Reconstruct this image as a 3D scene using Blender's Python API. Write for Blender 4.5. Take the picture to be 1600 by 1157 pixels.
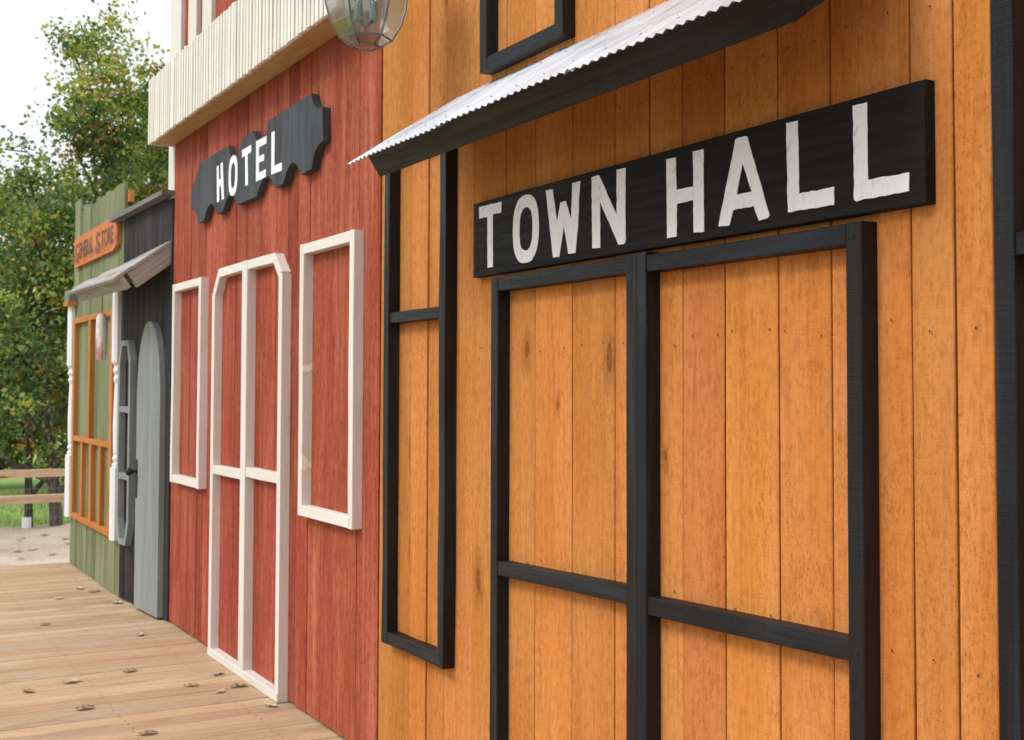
import bpy, math, random
import numpy as np
from mathutils import Vector, Matrix, noise
from mathutils.geometry import tessellate_polygon

for o in list(bpy.data.objects): bpy.data.objects.remove(o, do_unlink=True)
scene = bpy.context.scene
COL = scene.collection
RAD = math.radians
rng = random.Random(7)

# ------------------------------------------------------------------ camera
# wall plane of the street front is x = 0, it runs away from the camera along +y, deck top is z = 0
yaw, pitch, roll = RAD(29.64), RAD(2.2), RAD(0.18)
fwd = Vector((math.sin(yaw)*math.cos(pitch), math.cos(yaw)*math.cos(pitch), math.sin(pitch)))
rgt = Vector((math.cos(yaw), -math.sin(yaw), 0)); upv = rgt.cross(fwd)
r2 = rgt*math.cos(roll)+upv*math.sin(roll); u2 = -rgt*math.sin(roll)+upv*math.cos(roll)
cam_data = bpy.data.cameras.new('camera'); cam = bpy.data.objects.new('camera', cam_data); COL.objects.link(cam)
cam.matrix_world = Matrix(((r2.x, u2.x, -fwd.x, -2.1), (r2.y, u2.y, -fwd.y, 0), (r2.z, u2.z, -fwd.z, 1.60), (0, 0, 0, 1)))
cam_data.sensor_width = 36; cam_data.sensor_fit = 'HORIZONTAL'; cam_data.lens = 42.75
cam_data.shift_y = -0.0281; cam_data.clip_end = 1500; cam_data.clip_start = 0.05
cam_data.dof.use_dof = True; cam_data.dof.focus_distance = 3.4; cam_data.dof.aperture_fstop = 8.0
scene.camera = cam

# ------------------------------------------------------------------ sky, sun, exposure
SUN_EL, SUN_AZ = RAD(46), RAD(-84)          # azimuth from +y towards +x
world = bpy.data.worlds.new('World'); scene.world = world; world.use_nodes = True
wn, wl = world.node_tree.nodes, world.node_tree.links
for n in list(wn): wn.remove(n)
sky = wn.new('ShaderNodeTexSky'); sky.sky_type = 'NISHITA'; sky.sun_disc = False
sky.sun_elevation = SUN_EL; sky.sun_rotation = SUN_AZ; sky.dust_density = 4.0; sky.air_density = 1.0; sky.ozone_density = 1.0
hs = wn.new('ShaderNodeHueSaturation'); hs.inputs['Saturation'].default_value = 0.22
mixw = wn.new('ShaderNodeMix'); mixw.data_type = 'RGBA'; mixw.inputs[0].default_value = 0.8
# even cloud layer over the clear sky, brighter overhead than at the horizon as overcast skies are
wtc = wn.new('ShaderNodeTexCoord'); wsep = wn.new('ShaderNodeSeparateXYZ'); wl.new(wtc.outputs['Generated'], wsep.inputs[0])
wmx = wn.new('ShaderNodeMath'); wmx.operation = 'MAXIMUM'; wl.new(wsep.outputs[2], wmx.inputs[0]); wmx.inputs[1].default_value = 0
wma = wn.new('ShaderNodeMath'); wma.operation = 'MULTIPLY_ADD'; wl.new(wmx.outputs[0], wma.inputs[0]); wma.inputs[1].default_value = 1.15; wma.inputs[2].default_value = 1.0
wvm = wn.new('ShaderNodeVectorMath'); wvm.operation = 'SCALE'; wvm.inputs[0].default_value = (9.6, 9.8, 10.1); wl.new(wma.outputs[0], wvm.inputs['Scale'])
wl.new(wvm.outputs[0], mixw.inputs[7])
bgn = wn.new('ShaderNodeBackground'); bgn.inputs['Strength'].default_value = 0.108
won = wn.new('ShaderNodeOutputWorld')
wl.new(sky.outputs[0], hs.inputs['Color']); wl.new(hs.outputs[0], mixw.inputs[6])
wl.new(mixw.outputs[2], bgn.inputs[0]); wl.new(bgn.outputs[0], won.inputs[0])
sun_data = bpy.data.lights.new('sun', 'SUN'); sun_data.energy = 1.9; sun_data.angle = RAD(17); sun_data.color = (1, .96, .9)
sun = bpy.data.objects.new('sun', sun_data); COL.objects.link(sun)
sdir = Vector((math.sin(SUN_AZ)*math.cos(SUN_EL), math.cos(SUN_AZ)*math.cos(SUN_EL), math.sin(SUN_EL)))
sun.rotation_euler = (-sdir).to_track_quat('-Z', 'Y').to_euler(); sun.location = sdir*20
vs = scene.view_settings; vs.view_transform = 'Standard'; vs.look = 'None'; vs.exposure = -0.12; vs.gamma = 1; vs.use_curve_mapping = False
scene.render.engine = 'CYCLES'
scene.cycles.max_bounces = 8; scene.cycles.transparent_max_bounces = 12

# ------------------------------------------------------------------ material helpers
class NT:
    def __init__(s, name):
        s.m = bpy.data.materials.new(name); s.m.use_nodes = True
        s.t = s.m.node_tree; s.t.nodes.clear()
        s.out = s.n('ShaderNodeOutputMaterial'); s.b = s.n('ShaderNodeBsdfPrincipled')
        s.l(s.b.outputs[0], s.out.inputs[0])
    def n(s, k, **kw):
        a = s.t.nodes.new(k)
        for p, v in kw.items(): setattr(a, p, v)
        return a
    def l(s, a, b): s.t.links.new(a, b)
    def sock(s, v, inp):
        if isinstance(v, bpy.types.NodeSocket): s.l(v, inp)
        else: inp.default_value = v
    def math(s, op, a, b=0.0, clamp=False):
        n = s.n('ShaderNodeMath', operation=op, use_clamp=clamp); s.sock(a, n.inputs[0]); s.sock(b, n.inputs[1]); return n.outputs[0]
    def vmath(s, op, a, b):
        n = s.n('ShaderNodeVectorMath', operation=op); s.sock(a, n.inputs[0]); s.sock(b, n.inputs[1]); return n.outputs[0]
    def mix(s, f, a, b, mode='MIX'):
        n = s.n('ShaderNodeMix', data_type='RGBA', blend_type=mode); s.sock(f, n.inputs[0])
        s.sock(a if isinstance(a, bpy.types.NodeSocket) else (*a, 1), n.inputs[6]); s.sock(b if isinstance(b, bpy.types.NodeSocket) else (*b, 1), n.inputs[7])
        return n.outputs[2]
    def noise(s, vec, scale, detail=4, rough=.55, dist=0.0):
        n = s.n('ShaderNodeTexNoise'); s.l(vec, n.inputs['Vector']); n.inputs['Scale'].default_value = scale
        n.inputs['Detail'].default_value = detail; n.inputs['Roughness'].default_value = rough; n.inputs['Distortion'].default_value = dist
        return n.outputs[0]
    def ramp(s, v, a, b, lo=0.0, hi=1.0):
        n = s.n('ShaderNodeMapRange'); n.interpolation_type = 'SMOOTHSTEP'; s.sock(v, n.inputs[0])
        n.inputs[1].default_value = a; n.inputs[2].default_value = b; n.inputs[3].default_value = lo; n.inputs[4].default_value = hi
        return n.outputs[0]
    def scl(s, vec, v): return s.vmath('MULTIPLY', vec, v)
    def bump(s, h, strength, dist=.002):
        n = s.n('ShaderNodeBump'); n.inputs['Strength'].default_value = strength; n.inputs['Distance'].default_value = dist
        s.l(h, n.inputs['Height']); s.l(n.outputs[0], s.b.inputs['Normal'])
    def col(s, c): s.sock(c if isinstance(c, bpy.types.NodeSocket) else (*c, 1), s.b.inputs['Base Color'])
    def rough(s, v): s.sock(v, s.b.inputs['Roughness'])

def wood(name, base, alt, dark, grain=.45, flecks=.5, knots=0.147, knot_col=(.10, .035, .012), tone=.22, rough=.72, bump=.35, stain=0.0, stain_col=(.3, .2, .1), spec=.12, saw=.3, streak=0.0, streak_col=(.5, .5, .5), mottle=.45):
    """board timber: grain along local z, each board its own offset and tone"""
    k = NT(name)
    tc = k.n('ShaderNodeTexCoord').outputs['Object']; oi = k.n('ShaderNodeObjectInfo').outputs['Random']
    wn_ = k.n('ShaderNodeTexWhiteNoise', noise_dimensions='1D'); k.l(oi, wn_.inputs['W'])
    off = k.scl(wn_.outputs['Color'], (31.0, 17.0, 47.0)); v = k.vmath('ADD', tc, off)
    low = k.noise(k.scl(v, (5, 5, .7)), 1.0, 3, .5, .8)
    g1 = k.noise(k.scl(v, (34, 34, 1.3)), 1.0, 5, .62, 1.6)
    g2 = k.noise(k.scl(v, (260, 260, 9)), 1.0, 3, .6, .2)
    ct = k.noise(k.scl(v, (6.5, 6.5, .42)), 1.0, 2, .45, .25)
    ct = k.math('SINE', k.math('MULTIPLY', ct, 95.0)); ctm = k.ramp(ct, .1, 1.0)
    mo = k.noise(k.scl(v, (70, 70, 26)), 1.0, 3, .6)
    fl = k.noise(k.scl(v, (270, 270, 85)), 1.0, 3, .6)
    sw = k.noise(k.scl(v, (9, 9, 190)), 1.0, 2, .5, .5)
    c = k.mix(k.ramp(low, .35, .65), base, alt)
    gm = k.math('MULTIPLY', k.ramp(g1, .44, .72), grain)
    c = k.mix(gm, c, dark)
    c = k.mix(k.math('MULTIPLY', ctm, grain*.34), c, dark)
    c = k.mix(k.math('MULTIPLY', k.ramp(mo, .42, .7), grain*mottle), c, dark)
    c = k.mix(k.math('MULTIPLY', k.ramp(g2, .5, .75), grain*.45), c, dark)
    flm = k.math('MULTIPLY', k.math('MULTIPLY', k.ramp(fl, .55, .72), k.ramp(k.noise(k.scl(v, (9, 9, 3)), 1.0, 2), .36, .58)), flecks)
    c = k.mix(flm, c, dark)
    # knots: sparse cells, stretched along the board
    wob = k.n('ShaderNodeTexNoise'); k.l(k.scl(v, (14, 14, 6)), wob.inputs['Vector']); wob.inputs['Scale'].default_value = 1; wob.inputs['Detail'].default_value = 2
    ksep = k.n('ShaderNodeSeparateXYZ'); k.l(v, ksep.inputs[0]); kcom = k.n('ShaderNodeCombineXYZ')
    k.l(k.math('MULTIPLY', ksep.outputs[0], 5.5), kcom.inputs[0]); k.l(k.math('MULTIPLY', ksep.outputs[2], 1.9), kcom.inputs[1])
    kv = k.vmath('ADD', kcom.outputs[0], k.scl(wob.outputs['Color'], (.22, .22, 0)))
    vo = k.n('ShaderNodeTexVoronoi', feature='F1', voronoi_dimensions='2D'); k.l(kv, vo.inputs['Vector']); vo.inputs['Scale'].default_value = 1.0
    sep = k.n('ShaderNodeSeparateColor'); k.l(vo.outputs['Color'], sep.inputs[0])
    gate = k.ramp(sep.outputs[0], 1-knots-.02, 1-knots+.02)
    rad = k.math('MULTIPLY_ADD', sep.outputs[1], .07); rad.node.inputs[2].default_value = .045
    dn = k.math('DIVIDE', vo.outputs['Distance'], rad)
    core = k.ramp(dn, .95, .55); ring = k.math('MULTIPLY', k.ramp(dn, 2.4, 1.0), .38)
    km = k.math('MULTIPLY', k.math('MAXIMUM', core, ring), gate)
    inner = k.ramp(dn, .3, .7)
    c = k.mix(k.math('MULTIPLY', km, .85), c, k.mix(inner, tuple(min(1, q*1.9) for q in knot_col), knot_col))
    if streak:      # worn vertical streaks where the stain has thinned
        sk = k.noise(k.scl(v, (17, 17, .9)), 1.0, 4, .6, .6)
        c = k.mix(k.math('MULTIPLY', k.ramp(sk, .5, .72), streak), c, streak_col)
    if stain:
        st = k.noise(k.scl(v, (3.2, 3.2, 1.1)), 1.0, 5, .6, 1.0)
        c = k.mix(k.math('MULTIPLY', k.ramp(st, .52, .72), stain), c, stain_col)
    t = k.math('MULTIPLY_ADD', wn_.outputs['Value'], tone); t.node.inputs[2].default_value = 1-tone*.55
    hv = k.n('ShaderNodeHueSaturation'); k.l(c, hv.inputs['Color']); k.l(t, hv.inputs['Value'])
    sp2 = k.n('ShaderNodeSeparateColor'); k.l(wn_.outputs['Color'], sp2.inputs[0])
    hh = k.math('MULTIPLY_ADD', sp2.outputs[2], .010); hh.node.inputs[2].default_value = .495; k.l(hh, hv.inputs['Hue'])
    k.col(hv.outputs[0])
    k.rough(k.ramp(g1, .3, .7, rough-.08, rough+.1)); k.b.inputs['Specular IOR Level'].default_value = spec
    h = k.math('MULTIPLY', g1, .8); h = k.math('ADD', h, k.math('MULTIPLY', mo, .5)); h = k.math('SUBTRACT', h, k.math('MULTIPLY', flm, .7))
    h = k.math('ADD', h, k.math('MULTIPLY', g2, .35)); h = k.math('ADD', h, k.math('MULTIPLY', sw, saw))
    h = k.math('SUBTRACT', h, k.math('MULTIPLY', km, .25))
    k.bump(h, bump, .004)
    return k.m

M = {}
M['orange'] = wood('orange_stained_plank', (.57, .205, .046), (.63, .255, .075), (.25, .070, .014), grain=.22, flecks=.6, knots=0.19, tone=.26, bump=.55, rough=.85, mottle=1.5, saw=.45, streak=.16, streak_col=(.66, .30, .105), knot_col=(.12, .04, .012))
M['red'] = wood('red_stained_plank', (.355, .074, .041), (.425, .112, .066), (.12, .016, .010), grain=.42, flecks=.75, rough=.85, mottle=1.1, streak=.4, streak_col=(.52, .19, .125), knots=0.067, knot_col=(.10, .015, .01), tone=.36, bump=.5, stain=.6, stain_col=(.24, .036, .020))
M['charcoal'] = wood('charcoal_stained_plank', (.034, .032, .036), (.052, .048, .052), (.012, .010, .010), grain=.6, flecks=.3, knots=0.050, knot_col=(.012, .01, .01), tone=.4, bump=.5, stain=.5, stain_col=(.075, .068, .075))
M['green'] = wood('green_stained_plank', (.165, .190, .090), (.24, .255, .155), (.085, .11, .045), grain=.45, flecks=.2, knots=0.050, knot_col=(.12, .12, .05), tone=.35, bump=.4, stain=.5, stain_col=(.29, .265, .165))
M['black_frame'] = wood('black_painted_lumber', (.0075, .0075, .0085), (.012, .0125, .0145), (.004, .004, .004), grain=.35, flecks=.25, knots=0.042, knot_col=(.01, .01, .01), tone=.3, rough=.5, bump=.75, spec=.25, saw=.35, stain=.45, stain_col=(.028, .033, .045), streak=.5, streak_col=(.033, .040, .055))
M['black_sign'] = wood('black_painted_board', (.012, .0115, .0115), (.017, .0165, .0165), (.007, .006, .006), grain=.4, flecks=.2, knots=0.042, knot_col=(.01, .01, .01), tone=.1, rough=.6, bump=.35, saw=.35, spec=.12, stain=.3, stain_col=(.03, .029, .028))
M['slate_sign'] = wood('slate_painted_board', (.050, .055, .063), (.078, .085, .095), (.018, .020, .024), grain=.45, flecks=.3, knots=0.042, knot_col=(.02, .02, .02), tone=.1, rough=.6, bump=.4, stain=.5, stain_col=(.10, .108, .12), streak=.4, streak_col=(.10, .11, .125))
M['white_frame'] = wood('white_painted_lumber', (.70, .675, .615), (.755, .735, .69), (.54, .48, .40), grain=.34, flecks=.15, knots=0.03, knot_col=(.66, .58, .46), tone=.06, rough=.55, bump=.15, saw=.15)
M['cream_slat'] = wood('cream_painted_lath', (.76, .73, .65), (.80, .78, .73), (.60, .55, .44), grain=.22, flecks=.05, knots=0.042, knot_col=(.55, .45, .33), tone=.16, rough=.6, bump=.15)
M['soffit'] = wood('bare_pine_board', (.52, .34, .16), (.58, .40, .21), (.32, .18, .07), grain=.4, flecks=.1, knots=0.084, tone=.1, bump=.2)
M['deck'] = wood('weathered_deck_board', (.49, .335, .205), (.54, .405, .275), (.30, .18, .092), grain=.5, flecks=.2, knots=0.092, knot_col=(.30, .14, .06), tone=.22, bump=.35, stain=.5, stain_col=(.30, .175, .085), streak=.3, streak_col=(.45, .37, .29))
M['cedar'] = wood('orange_cedar_lumber', (.50, .185, .045), (.56, .235, .070), (.26, .08, .02), grain=.4, flecks=.15, knots=0.126, tone=.15, bump=.3)
M['cedar_sign'] = wood('orange_stained_sign', (.55, .165, .06), (.60, .21, .09), (.33, .09, .03), grain=.35, flecks=.1, knots=0.042, tone=.05, bump=.25)
M['grey_paint'] = wood('grey_painted_plank', (.235, .262, .258), (.30, .325, .315), (.13, .145, .145), grain=.4, flecks=.15, knots=0.092, knot_col=(.13, .13, .12), tone=.12, bump=.3, stain=.3, stain_col=(.20, .205, .19))
M['grey_wood'] = wood('weathered_grey_board', (.34, .325, .30), (.41, .395, .37), (.20, .19, .17), grain=.5, flecks=.15, knots=0.063, tone=.15, bump=.4)
M['dark_grey_wood'] = wood('weathered_dark_grey_board', (.20, .19, .185), (.26, .25, .235), (.10, .09, .085), grain=.5, flecks=.15, knots=0.063, knot_col=(.08, .05, .03), tone=.15, bump=.4)
M['rail_wood'] = wood('fence_rail_lumber', (.58, .38, .24), (.63, .45, .31), (.36, .2, .1), grain=.35, flecks=.1, knots=0.084, tone=.15, bump=.2)
M['white_post'] = wood('white_post_paint', (.80, .81, .83), (.82, .83, .84), (.68, .69, .70), grain=.12, flecks=0, knots=0.008, tone=.03, rough=.5, bump=.08)

def simple(name, c, rough=.6, metal=0.0, var=.15, scale=20, bump=.0, spec=.5):
    k = NT(name); tc = k.n('ShaderNodeTexCoord').outputs['Object']
    n = k.noise(tc, scale, 4)
    k.col(k.mix(k.ramp(n, .3, .7), tuple(q*(1-var) for q in c), tuple(min(1, q*(1+var)) for q in c))); k.rough(rough); k.b.inputs['Metallic'].default_value = metal
    k.b.inputs['Specular IOR Level'].default_value = spec
    if bump: k.bump(n, bump, .01)
    return k.m
M['sheath'] = simple('dark_sheathing', (.022, .014, .010), .9)
M['iron'] = simple('dark_iron', (.03, .026, .024), .45, .6)
M['nail'] = simple('rusty_nail', (.035, .022, .016), .6, .4)
M['wire'] = simple('galvanised_wire', (.35, .36, .37), .5, .7)
M['letter_ink'] = simple('dark_sign_ink', (.13, .055, .045), .7, var=.5, scale=60)
M['ornament_white'] = simple('white_carving_paint', (.72, .70, .66), .6, var=.12, scale=30)
M['ornament_red'] = simple('faded_red_paint', (.62, .20, .16), .6, var=.3, scale=60)

def white_paint():
    k = NT('brushed_white_paint'); tc = k.n('ShaderNodeTexCoord').outputs['Object']
    a = k.noise(k.scl(tc, (14, 26, 16)), 1.0, 5, .65, 1.0); b = k.noise(tc, 240, 2)
    c = k.mix(k.ramp(a, .5, .8), (.86, .885, .92), (.60, .63, .67))
    c = k.mix(k.math('MULTIPLY', k.ramp(b, .66, .72), .6), c, (.12, .12, .12))
    k.col(c); k.rough(.6); k.bump(k.noise(k.scl(tc, (20, 120, 200)), 1.0, 3), .10, .001); return k.m
M['letter_white'] = white_paint()

def galvanised():
    k = NT('galvanised_sheet'); tc = k.n('ShaderNodeTexCoord').outputs['Object']
    v = k.n('ShaderNodeTexVoronoi'); k.l(tc, v.inputs['Vector']); v.inputs['Scale'].default_value = 55
    s = k.n('ShaderNodeSeparateColor'); k.l(v.outputs['Color'], s.inputs[0])
    n = k.noise(tc, 6, 4)
    k.col(k.mix(k.ramp(k.noise(k.scl(tc, (3, 26, 3)), 1.0, 4), .3, .7), (.72, .755, .80), (.58, .615, .66))); k.b.inputs['Metallic'].default_value = 1.0
    k.rough(k.math('ADD', k.ramp(n, .3, .7, .36, .5), k.math('MULTIPLY', s.outputs[1], .06))); return k.m
M['galv'] = galvanised()

def glass():
    k = NT('bevelled_lantern_glass'); k.b.inputs['Base Color'].default_value = (.74, .81, .80, 1)
    k.b.inputs['Transmission Weight'].default_value = 1; k.b.inputs['IOR'].default_value = 1.6; k.rough(.06)
    tc = k.n('ShaderNodeTexCoord').outputs['Object']; k.bump(k.noise(tc, 14, 2), .12, .01); return k.m
M['glass'] = glass()
M['came'] = simple('lantern_solder', (.16, .19, .20), .35, .8)
M['candle'] = simple('bulb_socket', (.42, .52, .50), .35)

def leafmat(name, c, tr=.35):
    k = NT(name); tc = k.n('ShaderNodeTexCoord').outputs['Object']
    n = k.noise(tc, 2.2, 3)
    k.col(k.mix(k.ramp(n, .3, .7), tuple(q*.75 for q in c), tuple(q*1.25 for q in c))); k.rough(.5)
    t = k.n('ShaderNodeBsdfTranslucent'); t.inputs[0].default_value = (min(1, c[0]*1.6), min(1, c[1]*1.6), c[2]*.8, 1)
    m = k.n('ShaderNodeMixShader'); m.inputs[0].default_value = tr
    k.l(k.b.outputs[0], m.inputs[1]); k.l(t.outputs[0], m.inputs[2]); k.l(m.outputs[0], k.out.inputs[0]); return k.m
M['leaf_dark'] = leafmat('dark_green_leaf', (.070, .130, .046)); M['leaf_mid'] = leafmat('mid_green_leaf', (.145, .225, .066))
M['leaf_lime'] = leafmat('yellow_green_leaf', (.34, .37, .085)); M['leaf_gold'] = leafmat('golden_leaf', (.36, .21, .04))
M['dry_leaf'] = simple('dry_brown_leaf', (.30, .20, .11), .7, var=.35, scale=30)
M['dry_leaf_pale'] = simple('dry_pale_leaf', (.48, .39, .28), .7, var=.25, scale=30)

def bark():
    k = NT('oak_bark'); tc = k.n('ShaderNodeTexCoord').outputs['Object']
    n = k.noise(k.scl(tc, (22, 22, 4)), 1.0, 5, .65)
    k.col(k.mix(k.ramp(n, .35, .65), (.035, .028, .022), (.12, .10, .082))); k.rough(.9); k.bump(n, .8, .02); return k.m
M['bark'] = bark()
def grassmat():
    k = NT('lawn_grass'); tc = k.n('ShaderNodeTexCoord').outputs['Object']
    a = k.noise(tc, .35, 4); b = k.noise(tc, 9, 4)
    c = k.mix(k.ramp(a, .35, .65), (.20, .33, .06), (.30, .42, .11)); c = k.mix(k.math('MULTIPLY', k.ramp(b, .45, .7), .5), c, (.12, .21, .04))
    k.col(c); k.rough(.9); k.bump(b, .6, .05); return k.m
M['grass'] = grassmat()
def sandmat():
    k = NT('trodden_sand'); tc = k.n('ShaderNodeTexCoord').outputs['Object']
    a = k.noise(tc, 1.3, 6, .6); b = k.noise(tc, 26, 5, .65)
    c = k.mix(k.ramp(a, .35, .65), (.47, .37, .29), (.56, .47, .385)); c = k.mix(k.math('MULTIPLY', k.ramp(b, .5, .68), .55), c, (.27, .20, .15))
    k.col(c); k.rough(.95); k.bump(b, .9, .03); return k.m
M['sand'] = sandmat()

def gravelmat():
    k = NT('grey_gravel'); tc = k.n('ShaderNodeTexCoord').outputs['Object']
    b = k.noise(tc, 22, 5, .7); k.col(k.mix(k.ramp(b, .35, .68), (.09, .085, .08), (.2, .19, .175))); k.rough(.95); k.bump(b, .9, .03); return k.m
M['gravel'] = gravelmat()

# ------------------------------------------------------------------ object helpers
WM = {}
def link(o, parent=None, world_m=None):
    COL.objects.link(o)
    wm = world_m if world_m is not None else Matrix.Identity(4)
    WM[o.name] = wm
    if parent is not None:
        o.parent = parent; o.matrix_parent_inverse = WM[parent.name].inverted()
    o.matrix_basis = wm
    return o
def empty(name, loc, parent=None):
    o = bpy.data.objects.new(name, None); o.empty_display_size = .1
    return link(o, parent, Matrix.Translation(loc))
def tag(o, label=None, cat=None, group=None, kind=None):
    if label: o['label'] = label
    if cat: o['category'] = cat
    if group: o['group'] = group
    if kind: o['kind'] = kind
    return o
def mesh(name, verts, faces, mat, parent=None, wm=None, smooth=False, mats=None, midx=None):
    me = bpy.data.meshes.new(name); me.from_pydata([tuple(v) for v in verts], [], faces); me.update()
    for m in (mats or [mat]): me.materials.append(m)
    if midx is not None: me.polygons.foreach_set('material_index', midx)
    if smooth: me.polygons.foreach_set('use_smooth', [True]*len(me.polygons))
    o = bpy.data.objects.new(name, me)
    return link(o, parent, wm)

def lumber(name, p0, p1, w, t, normal, mat, parent=None, rings=3, jit=.0008, cham=.0022, seed=None, cut0=0., cut1=0.):
    """a stick of timber from p0 to p1 (centre of its FRONT face), w wide, t thick behind the front face along -normal.
    cut0/cut1 shear the ends (mitre) along the width."""
    p0, p1 = Vector(p0), Vector(p1); ax = (p1-p0); L = ax.length; ax.normalize()
    nn = Vector(normal); nn = (nn-ax*nn.dot(ax)).normalized(); side = nn.cross(ax)    # x = side, y = normal, z = axis
    R = random.Random(seed if seed is not None else rng.random())
    prof = [(-w/2, -t), (w/2, -t), (w/2, -cham), (w/2-cham, 0), (-w/2+cham, 0), (-w/2, -cham)]
    vs_, fs = [], []
    for i in range(rings):
        f = i/(rings-1); dl, dr, df = R.gauss(0, jit), R.gauss(0, jit), R.gauss(0, jit*.7)
        for (a, b) in prof:
            z = f*L-L/2
            if i == 0: z += cut0*a
            if i == rings-1: z += cut1*a
            vs_.append((a+(dl if a < 0 else dr), b+(df if b > -t else 0), z))
    n = len(prof)
    for i in range(rings-1):
        for j in range(n):
            k = (j+1) % n; fs.append((i*n+j, i*n+k, (i+1)*n+k, (i+1)*n+j))
    fs.append(tuple(range(n-1, -1, -1))); fs.append(tuple(range((rings-1)*n, rings*n)))
    c = (p0+p1)/2
    wm = Matrix(((side.x, nn.x, ax.x, c.x), (side.y, nn.y, ax.y, c.y), (side.z, nn.z, ax.z, c.z), (0, 0, 0, 1)))
    return mesh(name, vs_, fs, mat, parent, wm)

OUT = (-1, 0, 0)
def plank_wall(parent, xs, ys, z0, z1, mat, gap=(.002, .0095), t=.022, ztop=None, proud=.0025, rings=6):
    """vertical boards between the joints ys (ascending) on the wall plane x = xs"""
    for i in range(len(ys)-1):
        a, b = ys[i]+rng.uniform(*gap)/2, ys[i+1]-rng.uniform(*gap)/2
        zt = ztop[i] if ztop else z1
        x = xs+rng.uniform(-proud, proud)
        lean = rng.uniform(-.0025, .0025)
        lumber('plank', (x, (a+b)/2+lean, z0), (x+rng.uniform(-.002, .002), (a+b)/2-lean, zt), b-a, t, OUT, mat, parent, rings=rings, jit=.0007, cham=.0022)
def box(name, x0, x1, y0, y1, z0, z1, mat, parent=None):
    c = Vector(((x0+x1)/2, (y0+y1)/2, (z0+z1)/2)); a, b, d = abs(x1-x0)/2, abs(y1-y0)/2, abs(z1-z0)/2
    v = [(sx*a, sy*b, sz*d) for sx in (-1, 1) for sy in (-1, 1) for sz in (-1, 1)]
    f = [(0, 1, 3, 2), (4, 6, 7, 5), (0, 4, 5, 1), (2, 3, 7, 6), (0, 2, 6, 4), (1, 5, 7, 3)]
    return mesh(name, v, f, mat, parent, Matrix.Translation(c))
def vert(name, x, ya, yb, z0, z1, depth, mat, parent, **kw):     # upright member, front face at x
    return lumber(name, (x, (ya+yb)/2, z0), (x, (ya+yb)/2, z1), abs(yb-ya), depth, OUT, mat, parent, **kw)
def horiz(name, x, ya, yb, z0, z1, depth, mat, parent, **kw):    # level member along the wall
    zc = (z0+z1)/2; return lumber(name, (x, min(ya, yb), zc), (x, max(ya, yb), zc), abs(z1-z0), depth, OUT, mat, parent, **kw)

def prism(name, outer, holes, x_front, depth, mat, parent, jit=0.0, step=.02, seed=1, wm_loc=None):
    """flat cut-out shape given in (y, z) on the wall; front face at x_front, depth behind it"""
    R = random.Random(seed)
    def dens(loop):
        o = []
        for i, p in enumerate(loop):
            q = loop[(i+1) % len(loop)]; d = math.dist(p, q); n = max(1, int(d/step)) if jit else 1
            for j in range(n):
                f = j/n; o.append((p[0]+(q[0]-p[0])*f+R.gauss(0, jit), p[1]+(q[1]-p[1])*f+R.gauss(0, jit)))
        return o
    loops = [dens(outer)]+[dens(h) for h in holes]
    cy = sum(p[0] for p in loops[0])/len(loops[0]); cz = sum(p[1] for p in loops[0])/len(loops[0])
    flat = [p for l in loops for p in l]; n = len(flat)
    tris = tessellate_polygon([[Vector((p[0], p[1], 0)) for p in l] for l in loops])
    v = [(0, p[0]-cy, p[1]-cz) for p in flat]+[(depth, p[0]-cy, p[1]-cz) for p in flat]
    f = []
    for a, b, c in tris:
        pa, pb, pc = flat[a], flat[b], flat[c]
        s = (pb[0]-pa[0])*(pc[1]-pa[1])-(pb[1]-pa[1])*(pc[0]-pa[0])
        if abs(s) < 1e-12: continue
        if s > 0: a, b, c = a, c, b          # front normal towards -x
        f.append((a, b, c)); f.append((a+n, c+n, b+n))
    o = 0
    for li, l in enumerate(loops):
        m = len(l)
        for i in range(m):
            j = (i+1) % m; f.append((o+i, o+j, o+j+n, o+i+n))
        o += m
    return mesh(name, v, f, mat, parent, Matrix.Translation((x_front, cy, cz)))

def tube(path, radii, seg=8):
    v, f = [], []
    for i, p in enumerate(path):
        p = Vector(p); d = (Vector(path[min(i+1, len(path)-1)])-Vector(path[max(i-1, 0)])).normalized()
        a = d.orthogonal().normalized(); b = d.cross(a)
        if i == 0: ref = a
        else:
            a = (ref-d*ref.dot(d)).normalized(); b = d.cross(a); ref = a
        for s in range(seg):
            t = 2*math.pi*s/seg; v.append(tuple(p+(a*math.cos(t)+b*math.sin(t))*radii[i]))
    for i in range(len(path)-1):
        for s in range(seg):
            k = (s+1) % seg; f.append((i*seg+s, i*seg+k, (i+1)*seg+k, (i+1)*seg+s))
    f.append(tuple(range(seg-1, -1, -1))); f.append(tuple((len(path)-1)*seg+s for s in range(seg)))
    return v, f
def merge(parts):
    V, F = [], []
    for v, f in parts:
        o = len(V); V += list(v); F += [tuple(i+o for i in q) for q in f]
    return V, F
def nail_field(parent, pts, r=.0026):
    V, F = [], []
    for (x, y, z) in pts:
        o = len(V); V.append((x-.0012, y, z))
        for s in range(6):
            t = s*math.pi/3; V.append((x, y+r*math.cos(t), z+r*math.sin(t)*1.25))
        for s in range(6): F.append((o, o+1+s, o+1+(s+1) % 6))
    return tag(mesh('nail_heads', V, F, M['nail'], parent), kind='stuff')

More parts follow.
